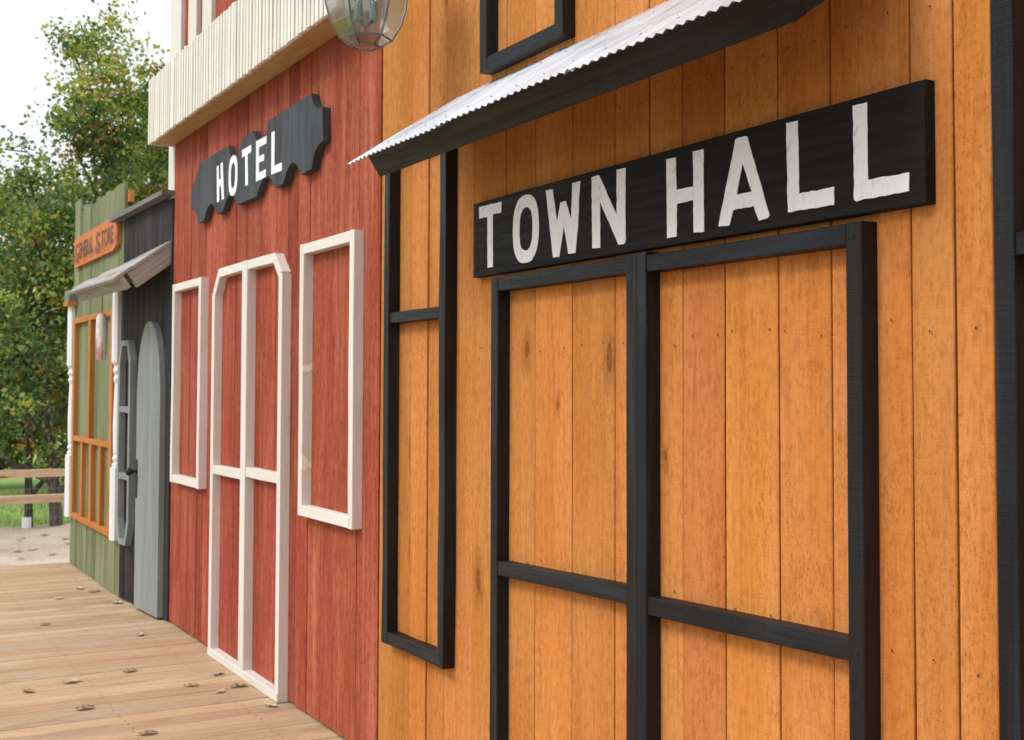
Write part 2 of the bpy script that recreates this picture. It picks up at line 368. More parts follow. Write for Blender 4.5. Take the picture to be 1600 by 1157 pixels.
# ================================================================== ground
def grid(name, xs, ys, zf, mat, parent=None, smooth=True):
    V = [(x, y, zf(x, y)) for y in ys for x in xs]; n = len(xs)
    F = [(j*n+i, j*n+i+1, (j+1)*n+i+1, (j+1)*n+i) for j in range(len(ys)-1) for i in range(n-1)]
    return mesh(name, V, F, mat, parent, smooth=smooth)
def gz(x, y): return -.34
tag(grid('lawn', [-400, -60, -20, 0, 20, 60, 400], [-400, -60, -20, 0, 20, 60, 400], gz, M['grass']), kind='structure')
def sand_z(x, y):
    base = -.035-.024*max(0, y-12)-.03*max(0, -x-3.5)
    edge = 17.0+.35*math.sin(x*.9)+.2*math.sin(x*2.3+1)
    drop = max(0, (y-edge+1.0))*.22
    mound = .13*math.exp(-((x-1.0)**2/.55+(y-14.9)**2/.8))
    spill = .05*math.exp(-((x+1.0)**2/.30+(y-11.55)**2/.045))
    fine = .022*noise.noise(Vector((x*2.1, y*2.1, 3)))+.012*noise.noise(Vector((x*6, y*6, 9)))
    return max(-.6, base-drop+mound+spill+fine*min(1, max(.15, (y-11.3)/.6)))
tag(grid('sand_ground', list(np.arange(-9, 6.01, .12)), list(np.arange(11.2, 20.01, .12)), sand_z, M['sand']), kind='structure')

tag(grid('neutral_bounce_ground', list(np.arange(-60, -3.5, .8)), list(np.arange(-60, 11.3, .8)), lambda x, y: -.26+.03*noise.noise(Vector((x*.6, y*.6, 0))), M['gravel']), kind='structure')  # unseen ground, added in dark neutral grey to keep green bounce off the fronts

# ================================================================== boardwalk
deck = tag(box('boardwalk', -3.55, .6, -2.9, 11.55, -.16, -.05, M['sheath']), kind='structure')
y = -2.9; i = 0
while y < 11.58:
    w = .139; x_end = .02
    lumber('plank', (-3.62+rng.uniform(-.01, .01), y+w/2, rng.uniform(-.0015, .0015)), (x_end, y+w/2, rng.uniform(-.0015, .0015)), w-.004-rng.uniform(0, .003), .036, (0, 0, 1), M['deck'], deck, rings=5, jit=.0009, cham=.004)
    y += w; i += 1

V, F = [], []
for yb_ in np.arange(-2.9+.07, 11.5, .139):
    for xj in (-3.2, -2.6, -2.0, -1.4, -.8, -.22):
        for dy in (-.04, .04):
            o = len(V); cx_, cy_ = xj+rng.uniform(-.012, .012), yb_+dy+rng.uniform(-.006, .006); V.append((cx_, cy_, .0024))
            for q in range(6): V.append((cx_+.0045*math.cos(q*math.pi/3), cy_+.0045*math.sin(q*math.pi/3), .0017))
            for q in range(6): F.append((o, o+1+q, o+1+(q+1) % 6))
tag(mesh('screw_heads', V, F, M['nail'], deck), kind='stuff')

# ================================================================== town hall
TH = tag(empty('town_hall', (0, 2.0, 0)), 'orange plank town hall front with black frames and a tin awning', 'building')
box('sheathing', .022, .16, -1.6, 4.835, -.15, 4.6, M['sheath'], TH)
th_j = [-1.6, -1.41, -1.25, -1.05, -.84, -.68, -.47, -.28, -.12, .1, .3, .46, .66, .86, 1.02, 1.22, 1.39, 1.54, 1.681, 1.783, 1.903, 2.149, 2.332, 2.54, 2.725, 2.88, 3.057, 3.298, 3.529, 3.734, 3.982, 4.215, 4.367, 4.522, 4.838]
plank_wall(TH, 0, th_j, .012, 4.6, M['orange'], rings=7)
BF = M['black_frame']
def frame(parent, name, ya, yb, z0, z1, mat, s=.05, bars=(), x=-.05, d=.06):
    """box frame of square lumber; ya < yb"""
    f = empty(name, (x, (ya+yb)/2, z0), parent)
    kw = dict(rings=7, jit=.0014); vert('jamb', x, ya, ya+s, z0, z1, d, mat, f, **kw); vert('jamb', x, yb-s, yb, z0, z1, d, mat, f, **kw)
    horiz('head', x+.002, ya+s, yb-s, z1-s, z1, d, mat, f); horiz('sill', x+.002, ya+s, yb-s, z0, z0+s, d, mat, f)
    for b in bars: horiz('crossbar', x+.004, ya+s, yb-s, b-s*.45, b+s*.45, d, mat, f)
    return f
frame(TH, 'window_frame', 4.118, 4.690, .546, 2.61, BF, bars=(1.889,))
frame(TH, 'window_frame', 1.074, 1.644, .546, 2.61, BF, bars=(1.889,))
frame(TH, 'window_frame', 3.283, 3.848, 2.735, 3.95, BF)
frame(TH, 'window_frame', 1.93, 2.495, 2.735, 3.95, BF)
df = empty('door_frame', (-.05, 2.88, 0), TH)
vert('jamb', -.05, 3.704, 3.755, .014, 1.985, .06, BF, df); vert('jamb', -.05, 2.0, 2.05, .014, 1.983, .06, BF, df)
vert('mullion', -.05, 2.8745, 2.9285, .014, 1.990, .06, BF, df); vert('mullion', -.0515, 2.8275, 2.8735, .014, 1.992, .06, BF, df)
horiz('head', -.048, 2.929, 3.7035, 1.938, 1.986, .058, BF, df); horiz('head', -.048, 2.0505, 2.827, 1.933, 1.981, .058, BF, df)
lumber('crossbar', (-.047, 2.929, .998), (-.047, 3.7035, .976), .051, .057, OUT, BF, df)
lumber('crossbar', (-.047, 2.0505, 1.005), (-.047, 2.827, .983), .051, .057, OUT, BF, df)
pts = []
for a, b in zip(th_j[14:], th_j[15:]):
    for z in (.28, 1.015+rng.uniform(-.01, .01), 1.735+rng.uniform(-.012, .012), 2.45, 3.1):
        for f in ((.2, .78) if b-a > .14 else (.5,)):
            pts.append((-.0035, a+(b-a)*(f+rng.uniform(-.08, .08)), z+rng.uniform(-.012, .012)))
for (yq, zq) in ((4.40, 1.89), (3.73, 1.96), (3.73, 1.0), (2.90, 1.95), (2.90, .98), (2.85, 1.005), (2.025, 1.95), (2.025, 1.0), (2.45, .995), (4.67, 1.2), (4.14, 1.5), (4.14, .57), (2.03, 1.5), (3.30, 1.96), (2.4, 1.955)): pts.append((-.0525, yq, zq))
nail_field(TH, pts)

def awning_beam_pts(): pass
# tin awning: roof falls from z 2.70 at the wall to 2.40 at x = -.455
def corrugated(name, ya, yb, parent, x0=.0, z0=2.702, x1=-.455, z1=2.402, pitch=.038, amp=.0038, lift=0.0):
    n = int((yb-ya)/pitch*6); V, F = [], []
    dn = Vector((z0-z1, 0, x0-x1)).normalized(); nrm = Vector((-(dn.x), 0, dn.z)) if False else Vector((-(z0-z1), 0, (x0-x1))).normalized()
    rows = 7
    for layer in (0, 1):
        for r in range(rows):
            f = r/(rows-1)
            for i in range(n+1):
                yy = ya+(yb-ya)*i/n; ph = yy/pitch
                tri = 2*abs(2*(ph-math.floor(ph+.5)))-1; h = amp*(.6*tri+.4*math.cos(2*math.pi*ph+math.pi))
                h += lift+.0035*noise.noise(Vector((yy*3, f*2, 1)))
                ex = .004*noise.noise(Vector((yy*9, 2, 5))) if r in (0, rows-1) else 0
                p = Vector((x0+(x1-x0)*f, yy, z0+(z1-z0)*f))+nrm*(h-layer*.0012)+Vector((x1-x0, 0, z1-z0)).normalized()*ex
                V.append(tuple(p))
    m = n+1; L = rows*m
    for r in range(rows-1):
        for i in range(n):
            a = r*m+i; F.append((a, a+1, a+m+1, a+m)); b = a+L; F.append((b, b+m, b+m+1, b+1))
    for i in range(n):
        a = i; F.append((a, a+L, a+L+1, a+1)); a = (rows-1)*m+i; F.append((a, a+1, a+L+1, a+L))
    for r in range(rows-1):
        a = r*m; F.append((a, a+m, a+m+L, a+L)); a = r*m+n; F.append((a, a+L, a+m+L, a+m))
    c = Vector((x1/2, (ya+yb)/2, (z0+z1)/2)); V = [tuple(Vector(p)-c) for p in V]
    return mesh(name, V, F, M['galv'], parent, Matrix.Translation(c))
aw = empty('awning', (0, 2.97, 2.4), TH)
corrugated('metal_sheet', 3.335, 4.098, aw, lift=.006); corrugated('metal_sheet', 2.59, 3.375, aw, lift=.0095); corrugated('metal_sheet', 1.875, 2.625, aw, lift=.006)
rdir = Vector((-.455, 0, -.30)).normalized(); rnor = Vector((-.30, 0, .455)).normalized()
for yy in (4.055, 3.62, 3.18, 2.76, 2.34, 1.925):     # rafters, square cut at the fascia
    a = Vector((.0, yy, 2.700))-rnor*.004; lumber('rafter', a-rdir*.0, a+rdir*.42, .036, .085, rnor, BF, aw)
fa = Vector((0, 0, 2.700))+rdir*.458-rnor*.048
lumber('fascia_board', (fa.x, 1.905, fa.z), (fa.x, 4.092, fa.z), .090, .036, rdir, M['black_frame'], aw, rings=5)
horiz('ledger', -.036, 1.95, 4.03, 2.585, 2.66, .036, BF, aw)
V, F = [], []
for yy in np.arange(1.95, 4.09, .152):
    for f in (.22, .80):
        p = Vector((-.455*f, yy+.004, 2.702-.30*f))+rnor*.0125
        o = len(V); V.append(tuple(p+rnor*.004))
        for s in range(6):
            t = s*math.pi/3; V.append(tuple(p+rdir*.004*math.cos(t)+Vector((0, .004*math.sin(t), 0))))
        for s in range(6): F.append((o, o+1+s, o+1+(s+1) % 6))
tag(mesh('screw_heads', V, F, M['wire'], aw), kind='stuff')

# ================================================================== hotel
HO = tag(empty('hotel', (0, 6.6, 0)), 'red plank hotel front with white window and door frames and a slatted balcony', 'building')
box('sheathing', .022, .16, 4.845, 8.56, -.15, 5.2, M['sheath'], HO)
ho_j = [4.842, 5.086, 5.331, 5.550, 5.723, 5.89, 6.045, 6.222, 6.49, 6.757, 6.95, 7.158, 7.45, 7.60, 7.748, 7.95, 8.131, 8.400]
plank_wall(HO, 0, ho_j, .014, 5.2, M['red'], gap=(.003, .0105), rings=7)
vert('corner_board', -.004, 8.402, 8.565, .014, 5.2, .03, M['white_frame'], HO, rings=6)
WF = M['white_frame']
frame(HO, 'window_frame', 7.525, 8.225, .968, 2.286, WF)
frame(HO, 'window_frame', 5.025, 5.725, .975, 2.303, WF)
hd = empty('door_frame', (-.05, 6.62, 0), HO)
vert('jamb', -.05, 7.215, 7.268, .047, 2.165, .06, WF, hd); vert('jamb', -.05, 5.992, 6.045, .047, 2.185, .06, WF, hd)
vert('mullion', -.0505, 6.575, 6.665, .047, 2.305, .06, WF, hd)
lumber('brace', (-.049, 7.238, 2.160), (-.049, 7.122, 2.286), .052, .059, OUT, WF, hd); lumber('brace', (-.049, 6.022, 2.178), (-.049, 6.128, 2.280), .052, .059, OUT, WF, hd)
horiz('head', -.048, 6.6655, 7.135, 2.254, 2.304, .058, WF, hd); horiz('head', -.048, 6.115, 6.5745, 2.252, 2.302, .058, WF, hd)
horiz('crossbar', -.047, 6.6655, 7.2145, 1.083, 1.134, .057, WF, hd); horiz('crossbar', -.047, 6.0455, 6.5745, 1.105, 1.157, .057, WF, hd)
horiz('threshold', -.052, 5.992, 7.268, .002, .0465, .062, WF, hd)
# upstairs window behind the balcony
uw = empty('window_frame', (-.03, 7.9, 3.7), HO)
vert('jamb', -.03, 8.175, 8.372, 3.45, 4.75, .038, WF, uw); vert('mullion', -.03, 7.785, 7.985, 3.45, 4.75, .038, WF, uw); vert('jamb', -.03, 7.435, 7.645, 3.45, 4.75, .038, WF, uw)
horiz('head', -.028, 7.435, 8.372, 4.752, 4.85, .036, WF, uw)
bal = empty('balcony', (0, 6.7, 3.26), HO)
lumber('soffit_board', (-.155, 6.6 if False else 4.96, 3.270), (-.155, 8.43, 3.270), .0, .0, OUT, M['soffit'], bal) if False else None
lumber('soffit_board', (-.078, 4.955, 3.271), (-.078, 8.432, 3.271), .155, .034, (0, 0, -1), M['soffit'], bal)
horiz('rail', -.1545, 4.955, 8.432, 3.308, 3.345, .034, M['cream_slat'], bal); horiz('rail', -.1545, 4.955, 8.432, 3.615, 3.655, .034, M['cream_slat'], bal)
yy = 4.97
while yy < 8.43:
    dz = rng.gauss(0, .004)
    vert('slat', -.176+rng.uniform(-.0015, .0015), yy-.0185, yy+.0185, 3.259+dz*.6, 3.703+dz, .021, M['cream_slat'], bal, rings=2, jit=.0006, cham=.0015)
    yy += .0535+rng.gauss(0, .0016)+(.012 if rng.random() < .05 else 0)
for ye in (4.948, 8.44):
    box('end_board', -.175, -.001, ye-.009, ye+.006, 3.262, 3.70, M['cream_slat'], bal)
pts = []
for a, b in zip(ho_j, ho_j[1:]):
    for z in (.3, 1.2+rng.uniform(-.01, .01), 2.4, 3.15):
        for f in (.22, .78): pts.append((-.0035, a+(b-a)*(f+rng.uniform(-.07, .07)), z+rng.uniform(-.012, .012)))
for (yq, zq) in ((5.05, 2.28), (5.05, 1.0), (5.05, 1.015)): pts.append((-.052, yq, zq))
nail_field(HO, pts)

# ================================================================== charcoal shop
CX = -.012                      # its planks swing out a few degrees from the hotel's wall line
SH = tag(empty('charcoal_shop', (CX, 8.405, 0)), 'narrow charcoal plank shop front between red hotel and green store', 'building')
box('sheathing', CX+.022, .16, 8.57, 9.50, -.15, 2.86, M['sheath'], SH)
sh_j = [8.390, 8.56, 8.72, 8.86, 9.02, 9.17, 9.30, 9.42, 9.545]
plank_wall(SH, CX, sh_j, .012, 2.90, M['charcoal'])
lumber('roof_cap', (CX-.0, 8.395, 2.955), (CX-.0, 9.70, 2.905), .15, .034, (0, 0, 1), M['dark_grey_wood'], SH)
# plank awning over the door
sa = empty('awning', (CX, 9.0, 2.3), SH)
sd = Vector((-.38, 0, -.285)).normalized(); sn = Vector((-.285, 0, .38)).normalized()
top = Vector((CX, 0, 2.605))
for k_ in range(3):             # roof planks, the far end sagging
    f = (.082+.158*k_)/.4755; lumber('roof_plank', (CX-.40*f, 8.41, 2.612-.285*f-.002*k_), (CX-.40*f, 9.60, 2.520-.195*f-.002*k_), .157, .02, sn, M['grey_wood'], sa)
for yy, zt in ((8.432, 2.590), (9.0, 2.545), (9.565, 2.495)):
    q0 = Vector((CX, yy, zt)); q1 = Vector((CX-.30, yy, 2.365)); lumber('rafter', q0, q1, .036, .115, sn, M['grey_wood'], sa)
lumber('fascia_board', (CX-.335, 8.414, 2.300), (CX-.335, 9.585, 2.288), .112, .035, sd, M['grey_wood'], sa)
# round-topped door
dr = empty('door', (CX-.04, 8.75, 0), SH)
def arch_half(ya, yb, yc, hw, zt, zb, spring):
    out = [(ya, zb), (yb, zb)]
    ys_ = np.linspace(yb, ya, 9)
    for q in ys_:
        r = min(1, abs(q-yc)/hw); out.append((float(q), spring+(zt-spring)*math.sqrt(max(0, 1-r**2.2))))
    return out
prism('plank', arch_half(8.487, 8.735, 8.755, .27, 2.065, .02, 1.50), [], CX-.042, .045, M['grey_paint'], dr)
prism('plank', arch_half(8.740, 9.022, 8.755, .27, 2.065, .02, 1.50), [], CX-.041, .044, M['grey_paint'], dr)
mesh('door_knob', *tube([(CX-.04, 8.995, .99), (CX-.06, 8.995, .99), (CX-.075, 8.995, .99), (CX-.085, 8.995, .99), (CX-.105, 8.995, .99), (CX-.118, 8.995, .99), (CX-.122, 8.995, .99)], [.012, .010, .012, .026, .030, .022, .006], 14), M['iron'], dr, smooth=True)
prism('knob_plate', [(8.982, .80), (9.008, .80), (9.014, .83), (9.014, 1.05), (9.008, 1.075), (8.982, 1.075), (8.976, 1.05), (8.976, .83)], [], CX-.0455, .005, M['nail'], dr)
# narrow eight-sided window frame
cw = empty('window_frame', (CX-.05, 9.32, .44), SH)
oc = [(9.165, .59), (9.165, 1.80), (9.235, 1.945), (9.405, 1.945), (9.475, 1.80), (9.475, .59), (9.405, .43), (9.235, .43)]
def inset(loop, d):
    cy = sum(p[0] for p in loop)/len(loop); cz = sum(p[1] for p in loop)/len(loop); ly = max(p[0] for p in loop)-cy; lz = max(p[1] for p in loop)-cz
    return [(cy+(p[0]-cy)*(1-d/ly), cz+(p[1]-cz)*(1-d/lz)) for p in loop]
prism('surround', oc, [inset(oc, .04)], CX-.05, .06, M['grey_paint'], cw)
for z in (1.43, .935): horiz('crossbar', CX-.048, 9.206, 9.434, z-.024, z+.024, .055, M['grey_paint'], cw)
SH.matrix_basis = WM['charcoal_shop'] @ Matrix.Rotation(RAD(4.15), 4, 'Z')

# ================================================================== green store
GX = -.095
GS = tag(empty('general_store', (GX, 10.6, 0)), 'green plank store front with ragged top at the far end of the row', 'building')
gs_j = [9.548, 9.70, 9.90, 10.08, 10.27, 10.47, 10.66, 10.86, 11.04, 11.22, 11.40, 11.58]
gs_t = [3.178, 3.18, 3.165, 3.185, 3.17, 3.19, 3.165, 3.18, 3.20, 3.10, 3.29]
gs_j[-1] = 11.64
plank_wall(GS, GX, gs_j, .01, 3.2, M['green'], ztop=gs_t)
box('sheathing', GX+.024, .16, 9.56, 11.62, -.15, 2.9, M['sheath'], GS)
box('batten', GX+.026, GX+.062, 9.50, 11.5, 3.02, 3.11, M['cedar'], GS)
ow = empty('window_frame', (GX-.04, 10.6, .44), GS)
CE = M['cedar']
vert('jamb', GX-.04, 9.715, 9.80, .44, 2.215, .05, CE, ow); vert('jamb', GX-.04, 11.33, 11.41, .44, 2.205, .05, CE, ow); vert('mullion', GX-.039, 10.62, 10.70, 1.17, 2.155, .05, CE, ow)
horiz('head', GX-.038, 9.8005, 11.3295, 2.157, 2.205, .05, CE, ow); horiz('sill', GX-.042, 9.8005, 11.3295, .44, .487, .05, CE, ow); horiz('crossbar', GX-.041, 9.8005, 11.3295, 1.122, 1.166, .05, CE, ow)
for q in (10.16, 10.55, 10.94): vert('muntin', GX-.038, q-.035, q+.035, .4875, 1.1215, .05, CE, ow)
def half_post(yc, hw=.055):
    prof = [(.43, 1), (.98, 1), (.99, .75), (1.005, .95), (1.02, .6), (1.05, .85), (1.08, .62), (1.10, .72), (1.30, .80), (1.50, .70), (1.62, .60), (1.66, .85), (1.69, .62), (1.72, .95), (1.76, .70), (1.79, 1), (2.36, 1)]
    V, F = [], []
    n = 7
    for z, r in prof:
        for s in range(n):
            t = math.pi*s/(n-1); sq = 1 if r == 1 else 0
            ca, sa_ = math.cos(t), math.sin(t)
            if sq: m_ = max(abs(ca), abs(sa_)); ca, sa_ = ca/m_, sa_/m_
            V.append((GX-.004-.05*sa_*r, yc+hw*ca*r, z))
    for i in range(len(prof)-1):
        for s in range(n-1): F.append((i*n+s, i*n+s+1, (i+1)*n+s+1, (i+1)*n+s))
        F.append((i*n+n-1, i*n, (i+1)*n, (i+1)*n+n-1))
    F.append(tuple(range(n-1, -1, -1))); F.append(tuple((len(prof)-1)*n+s for s in range(n)))
    return mesh('turned_half_post', V, F, M['white_post'], GS)
half_post(9.625); half_post(11.575, .06)
cb = box('cap_block', GX-.075, GX-.004, 11.44, 11.66, 2.365, 2.47, M['dark_grey_wood'], GS)
box('trim', GX-.085, GX-.004, 11.43, 11.67, 2.33, 2.3645, M['cedar'], cb)

# ================================================================== signs
ts = tag(empty('wall_sign', (-.03, 2.88, 2.0)), 'long black board with white hand-painted TOWN HALL lettering above the double door', 'sign')
horiz('board', -.030, 1.831, 3.925, 2.002, 2.273, .034, M['black_sign'], ts, rings=7, jit=.0003)
TL = {
 'T': [(3.88, 2.256), (3.713, 2.254), (3.716, 2.216), (3.777, 2.216), (3.775, 2.03), (3.815, 2.03), (3.816, 2.213), (3.879, 2.214)],
 'W': [(3.413, 2.251), (3.371, 2.250), (3.342, 2.139), (3.322, 2.199), (3.289, 2.200), (3.257, 2.137), (3.25, 2.252), (3.206, 2.252), (3.218, 2.113), (3.232, 2.028), (3.273, 2.028), (3.301, 2.12), (3.329, 2.024), (3.367, 2.025)],
 'N': [(3.139, 2.254), (3.098, 2.256), (3.003, 2.119), (3.003, 2.257), (2.958, 2.255), (2.957, 2.034), (2.965, 2.029), (2.993, 2.029), (3.093, 2.173), (3.091, 2.03), (3.135, 2.032)],
 'H': [(2.756, 2.247), (2.712, 2.246), (2.710, 2.155), (2.634, 2.154), (2.635, 2.250), (2.590, 2.248), (2.588, 2.024), (2.633, 2.026), (2.634, 2.116), (2.708, 2.115), (2.709, 2.024), (2.753, 2.024)],
 'A': [(2.528, 2.031), (2.457, 2.250), (2.452, 2.254), (2.416, 2.254), (2.411, 2.251), (2.327, 2.035), (2.333, 2.030), (2.367, 2.029), (2.387, 2.067), (2.467, 2.067), (2.483, 2.028)],
 'L': [(2.265, 2.259), (2.224, 2.258), (2.220, 2.076), (2.103, 2.076), (2.103, 2.034), (2.260, 2.035)],
 'L2': [(2.041, 2.257), (1.998, 2.255), (1.996, 2.077), (1.876, 2.076), (1.876, 2.034), (2.033, 2.033), (2.039, 2.038)]}
def oval(yc, zc, a, b, p=2.5, n=32): 
    o = []
    for s in range(n):
        t = 2*math.pi*s/n; c_, s_ = math.cos(t), math.sin(t)
        o.append((yc+a*math.copysign(abs(c_)**(2/p), c_), zc+b*math.copysign(abs(s_)**(2/p), s_)))
    return o
LW = M['letter_white']
for i, (kk, lp) in enumerate(TL.items()):
    prism('letter', lp, [[(2.429, 2.185), (2.453, 2.106), (2.394, 2.105)]] if kk == 'A' else [], -.0318, .003, LW, ts, jit=.0006, step=.014, seed=i)
prism('letter', oval(3.5445, 2.139, .087, .116), [oval(3.5425, 2.139, .0445, .0735)], -.0318, .003, LW, ts, jit=.0006, step=.02, seed=21)

hsn = tag(empty('wall_sign', (-.04, 6.63, 2.64)), 'dark slate scroll-cut board with white HOTEL lettering on the red planks', 'sign')
def arc(p, q, bulge, n=6):
    (a, b), (c, d) = p, q; mx, mz = (a+c)/2, (b+d)/2; dx, dz = c-a, d-b; L_ = math.hypot(dx, dz); px, pz = -dz/L_, dx/L_
    o = []
    for i in range(1, n):
        t = i/n; k_ = 4*t*(1-t)*bulge; o.append((a+dx*t+px*k_, b+dz*t+pz*k_))
    return o
so = [(7.625, 3.014)]
so += [(6.995, 3.018)]; so += arc(so[-1], (6.72, 3.012), .105); so += [(6.72, 3.012), (6.53, 3.020)]; so += arc(so[-1], (6.262, 3.026), .098); so += [(6.262, 3.026), (5.612, 3.036)]
so += arc(so[-1], (5.452, 2.938), .035); so += [(5.452, 2.938), (5.440, 2.772)]; so += arc(so[-1], (5.594, 2.664), .035)
so += [(5.594, 2.664), (5.742, 2.655)]; so += arc(so[-1], (6.012, 2.650), .085); so += [(6.012, 2.650), (6.140, 2.648)]; so += arc(so[-1], (6.455, 2.644), .085)
so += [(6.455, 2.644), (6.815, 2.645)]; so += arc(so[-1], (7.085, 2.644), .080); so += [(7.085, 2.644), (7.213, 2.641)]; so += arc(so[-1], (7.505, 2.634), .085)
so += [(7.505, 2.634), (7.640, 2.638)]; so += arc(so[-1], (7.807, 2.742), .035); so += [(7.807, 2.742), (7.803, 2.90)]; so += arc(so[-1], (7.625, 3.014), .035)
prism('board', so, [], -.042, .046, M['slate_sign'], hsn)
def rect(a, b, c, d): return [(a, c), (b, c), (b, d), (a, d)]
HL = [[(7.228, 2.93), (7.185, 2.931), (7.178, 2.842), (7.138, 2.843), (7.146, 2.936), (7.103, 2.938), (7.068, 2.713), (7.112, 2.711), (7.130, 2.80), (7.172, 2.80), (7.166, 2.711), (7.212, 2.71)],
      [(6.722, 2.944), (6.553, 2.947), (6.553, 2.905), (6.618, 2.904), (6.604, 2.729), (6.654, 2.73), (6.662, 2.903), (6.722, 2.902)],
      [(6.464, 2.95), (6.286, 2.948), (6.288, 2.908), (6.415, 2.909), (6.414, 2.859), (6.325, 2.857), (6.325, 2.822), (6.413, 2.823), (6.412, 2.769), (6.290, 2.768), (6.292, 2.727), (6.460, 2.727)],
      [(6.204, 2.951), (6.153, 2.95), (6.152, 2.765), (6.033, 2.765), (6.033, 2.722), (6.20, 2.725)]]
for i, lp in enumerate(HL): prism('letter', lp, [], -.0435, .003, M['letter_white'], hsn, jit=.0006, step=.02, seed=40+i)
prism('letter', oval(6.891, 2.825, .086, .117), [oval(6.891, 2.825, .043, .074)], -.0435, .003, M['letter_white'], hsn, jit=.0005, step=.03, seed=50)

gsg = tag(empty('wall_sign', (GX-.03, 10.55, 2.67)), 'orange board with dark GENERAL STORE lettering and clipped corners on green planks', 'sign')
prism('board', [(11.46, 2.665), (11.46, 2.905), (11.40, 2.925), (9.74, 2.93), (9.64, 2.885), (9.64, 2.70), (9.80, 2.667)], [], GX-.032, .03, M['cedar_sign'], gsg)
def text_mesh(body, size, name, parent, M4, mat):
    cu = bpy.data.curves.new(name, 'FONT'); cu.body = body; cu.size = size; cu.extrude = .001; cu.offset = .004; cu.resolution_u = 3; cu.align_x = 'LEFT'
    to = bpy.data.objects.new('tmp_text', cu); COL.objects.link(to); bpy.context.view_layer.update()
    me = bpy.data.meshes.new_from_object(to.evaluated_get(bpy.context.evaluated_depsgraph_get())); bpy.data.objects.remove(to, do_unlink=True)
    me.materials.clear(); me.materials.append(mat)
    xs_ = [v.co.x for v in me.vertices]; w_ = max(xs_)-min(xs_); x0_ = min(xs_)
    for v in me.vertices: v.co.x -= x0_
    o = bpy.data.objects.new(name, me); return link(o, parent, M4), w_
def place_text(body, y_start, y_end, z, size):
    Mx = Matrix(((0, 0, -1, GX-.0335), (-1, 0, 0, y_start), (0, 1, 0, z), (0, 0, 0, 1)))
    o, w_ = text_mesh(body, size, 'lettering', gsg, Mx, M['letter_ink'])
    s_ = abs(y_start-y_end)/w_
    for v in o.data.vertices: v.co.x *= s_
    tag(o, kind='stuff')
place_text('G', 11.40, 11.24, 2.705, .24); place_text('ENERAL', 11.20, 10.58, 2.735, .19)
place_text('S', 10.46, 10.30, 2.705, .24); place_text('TORE', 10.25, 9.78, 2.735, .19)

# ================================================================== lantern
LC = Vector((-.352, 4.184, 0)); zb = 2.872
ln = tag(empty('wall_lantern', (LC.x, LC.y, zb)), 'glass lantern with dark metal edges hanging where red and orange planks meet', 'lantern')
vdir = Vector((LC.x+2.1, LC.y, 0)).normalized(); a0 = math.atan2(-vdir.y, -vdir.x)+RAD(4)      # one pane faces the street
lev = [(0, .048), (.028, .088), (.085, .117), (.150, .134), (.22, .141), (.30, .143), (.42, .128)]
def ring(z, r, k_): 
    t = a0+RAD(30)+k_*RAD(60); return Vector((LC.x+r/math.cos(RAD(30))*math.cos(t)*.96, LC.y+r/math.cos(RAD(30))*math.sin(t)*.96, zb+z))
for k_ in range(6):
    V, F = [], []
    for z, r in lev[1:]: 
        A, B = ring(z, r, k_), ring(z, r, k_+1); V += [A+(B-A)*.02, B+(A-B)*.02]
    n = len(V); c = Vector((LC.x, LC.y, 0))
    V2 = [v+((Vector((c.x, c.y, v.z))-v).normalized()*.003) for v in V]
    nl = n//2
    for i in range(nl-1):
        a = 2*i; F.append((a, a+1, a+3, a+2)); F.append((n+a, n+a+2, n+a+3, n+a+1)); F.append((a, a+2, n+a+2, n+a)); F.append((a+1, n+a+1, n+a+3, a+3))
    F.append((0, n, n+1, 1)); F.append((n-2, n-1, 2*n-1, 2*n-2))
    pn = mesh('glass_pane', [tuple(v) for v in V+V2], F, M['glass'], ln)
    A, B, C2, D2 = ring(lev[0][0], lev[0][1], k_), ring(lev[0][0], lev[0][1], k_+1), ring(lev[1][0], lev[1][1], k_+1), ring(lev[1][0], lev[1][1], k_)
    q = [A, B, C2, D2]; q2 = [v+Vector((0, 0, .003)) for v in q]
    mesh('bottom_pane', [tuple(v) for v in q+q2], [(0, 1, 2, 3), (7, 6, 5, 4), (0, 4, 5, 1), (1, 5, 6, 2), (2, 6, 7, 3), (3, 7, 4, 0)], M['glass'], ln)
    path = [ring(z, r, k_) for z, r in lev]; mesh('came', *tube(path, [.0035]*len(path), 6), M['came'], ln, smooth=True)
for z, r in (lev[0], lev[1], lev[-1]):
    loop = [ring(z, r, k_) for k_ in range(7)]; mesh('came_ring', *merge([tube([loop[i], loop[i+1]], [.0035, .0035], 6) for i in range(6)]), M['came'], ln)
V = [tuple(ring(0, .047, k_)) for k_ in range(6)]; mesh('bottom_plate', V+[(x, y_, z+.003) for x, y_, z in V], [tuple(range(5, -1, -1)), tuple(range(6, 12))]+[(i, (i+1) % 6, 6+(i+1) % 6, 6+i) for i in range(6)], M['glass'], ln)
mesh('roof', *merge([tube([(LC.x, LC.y, zb+z) for z in (.42, .46, .50, .52, .56, .58)], [.155, .11, .05, .03, .025, .008], 6)]), M['came'], ln)
for s in (-1, 1):
    bx_, by_ = LC.x+.028*s*vdir.y, LC.y-.028*s*vdir.x
    mesh('candle_socket', *tube([(bx_, by_, zb+z) for z in (.10, .105, .16, .165)], [.016, .017, .015, .012], 10), M['candle'], ln, smooth=True)
    mesh('bulb', *tube([(bx_, by_, zb+z) for z in (.165, .18, .205, .23, .25)], [.010, .017, .018, .011, .002], 10), M['glass'], ln, smooth=True)
mesh('socket_arm', *tube([(LC.x-.028*vdir.y, LC.y+.028*vdir.x, zb+.10), (LC.x, LC.y, zb+.075), (LC.x+.028*vdir.y, LC.y-.028*vdir.x, zb+.10)], [.006]*3, 8), M['came'], ln, smooth=True)
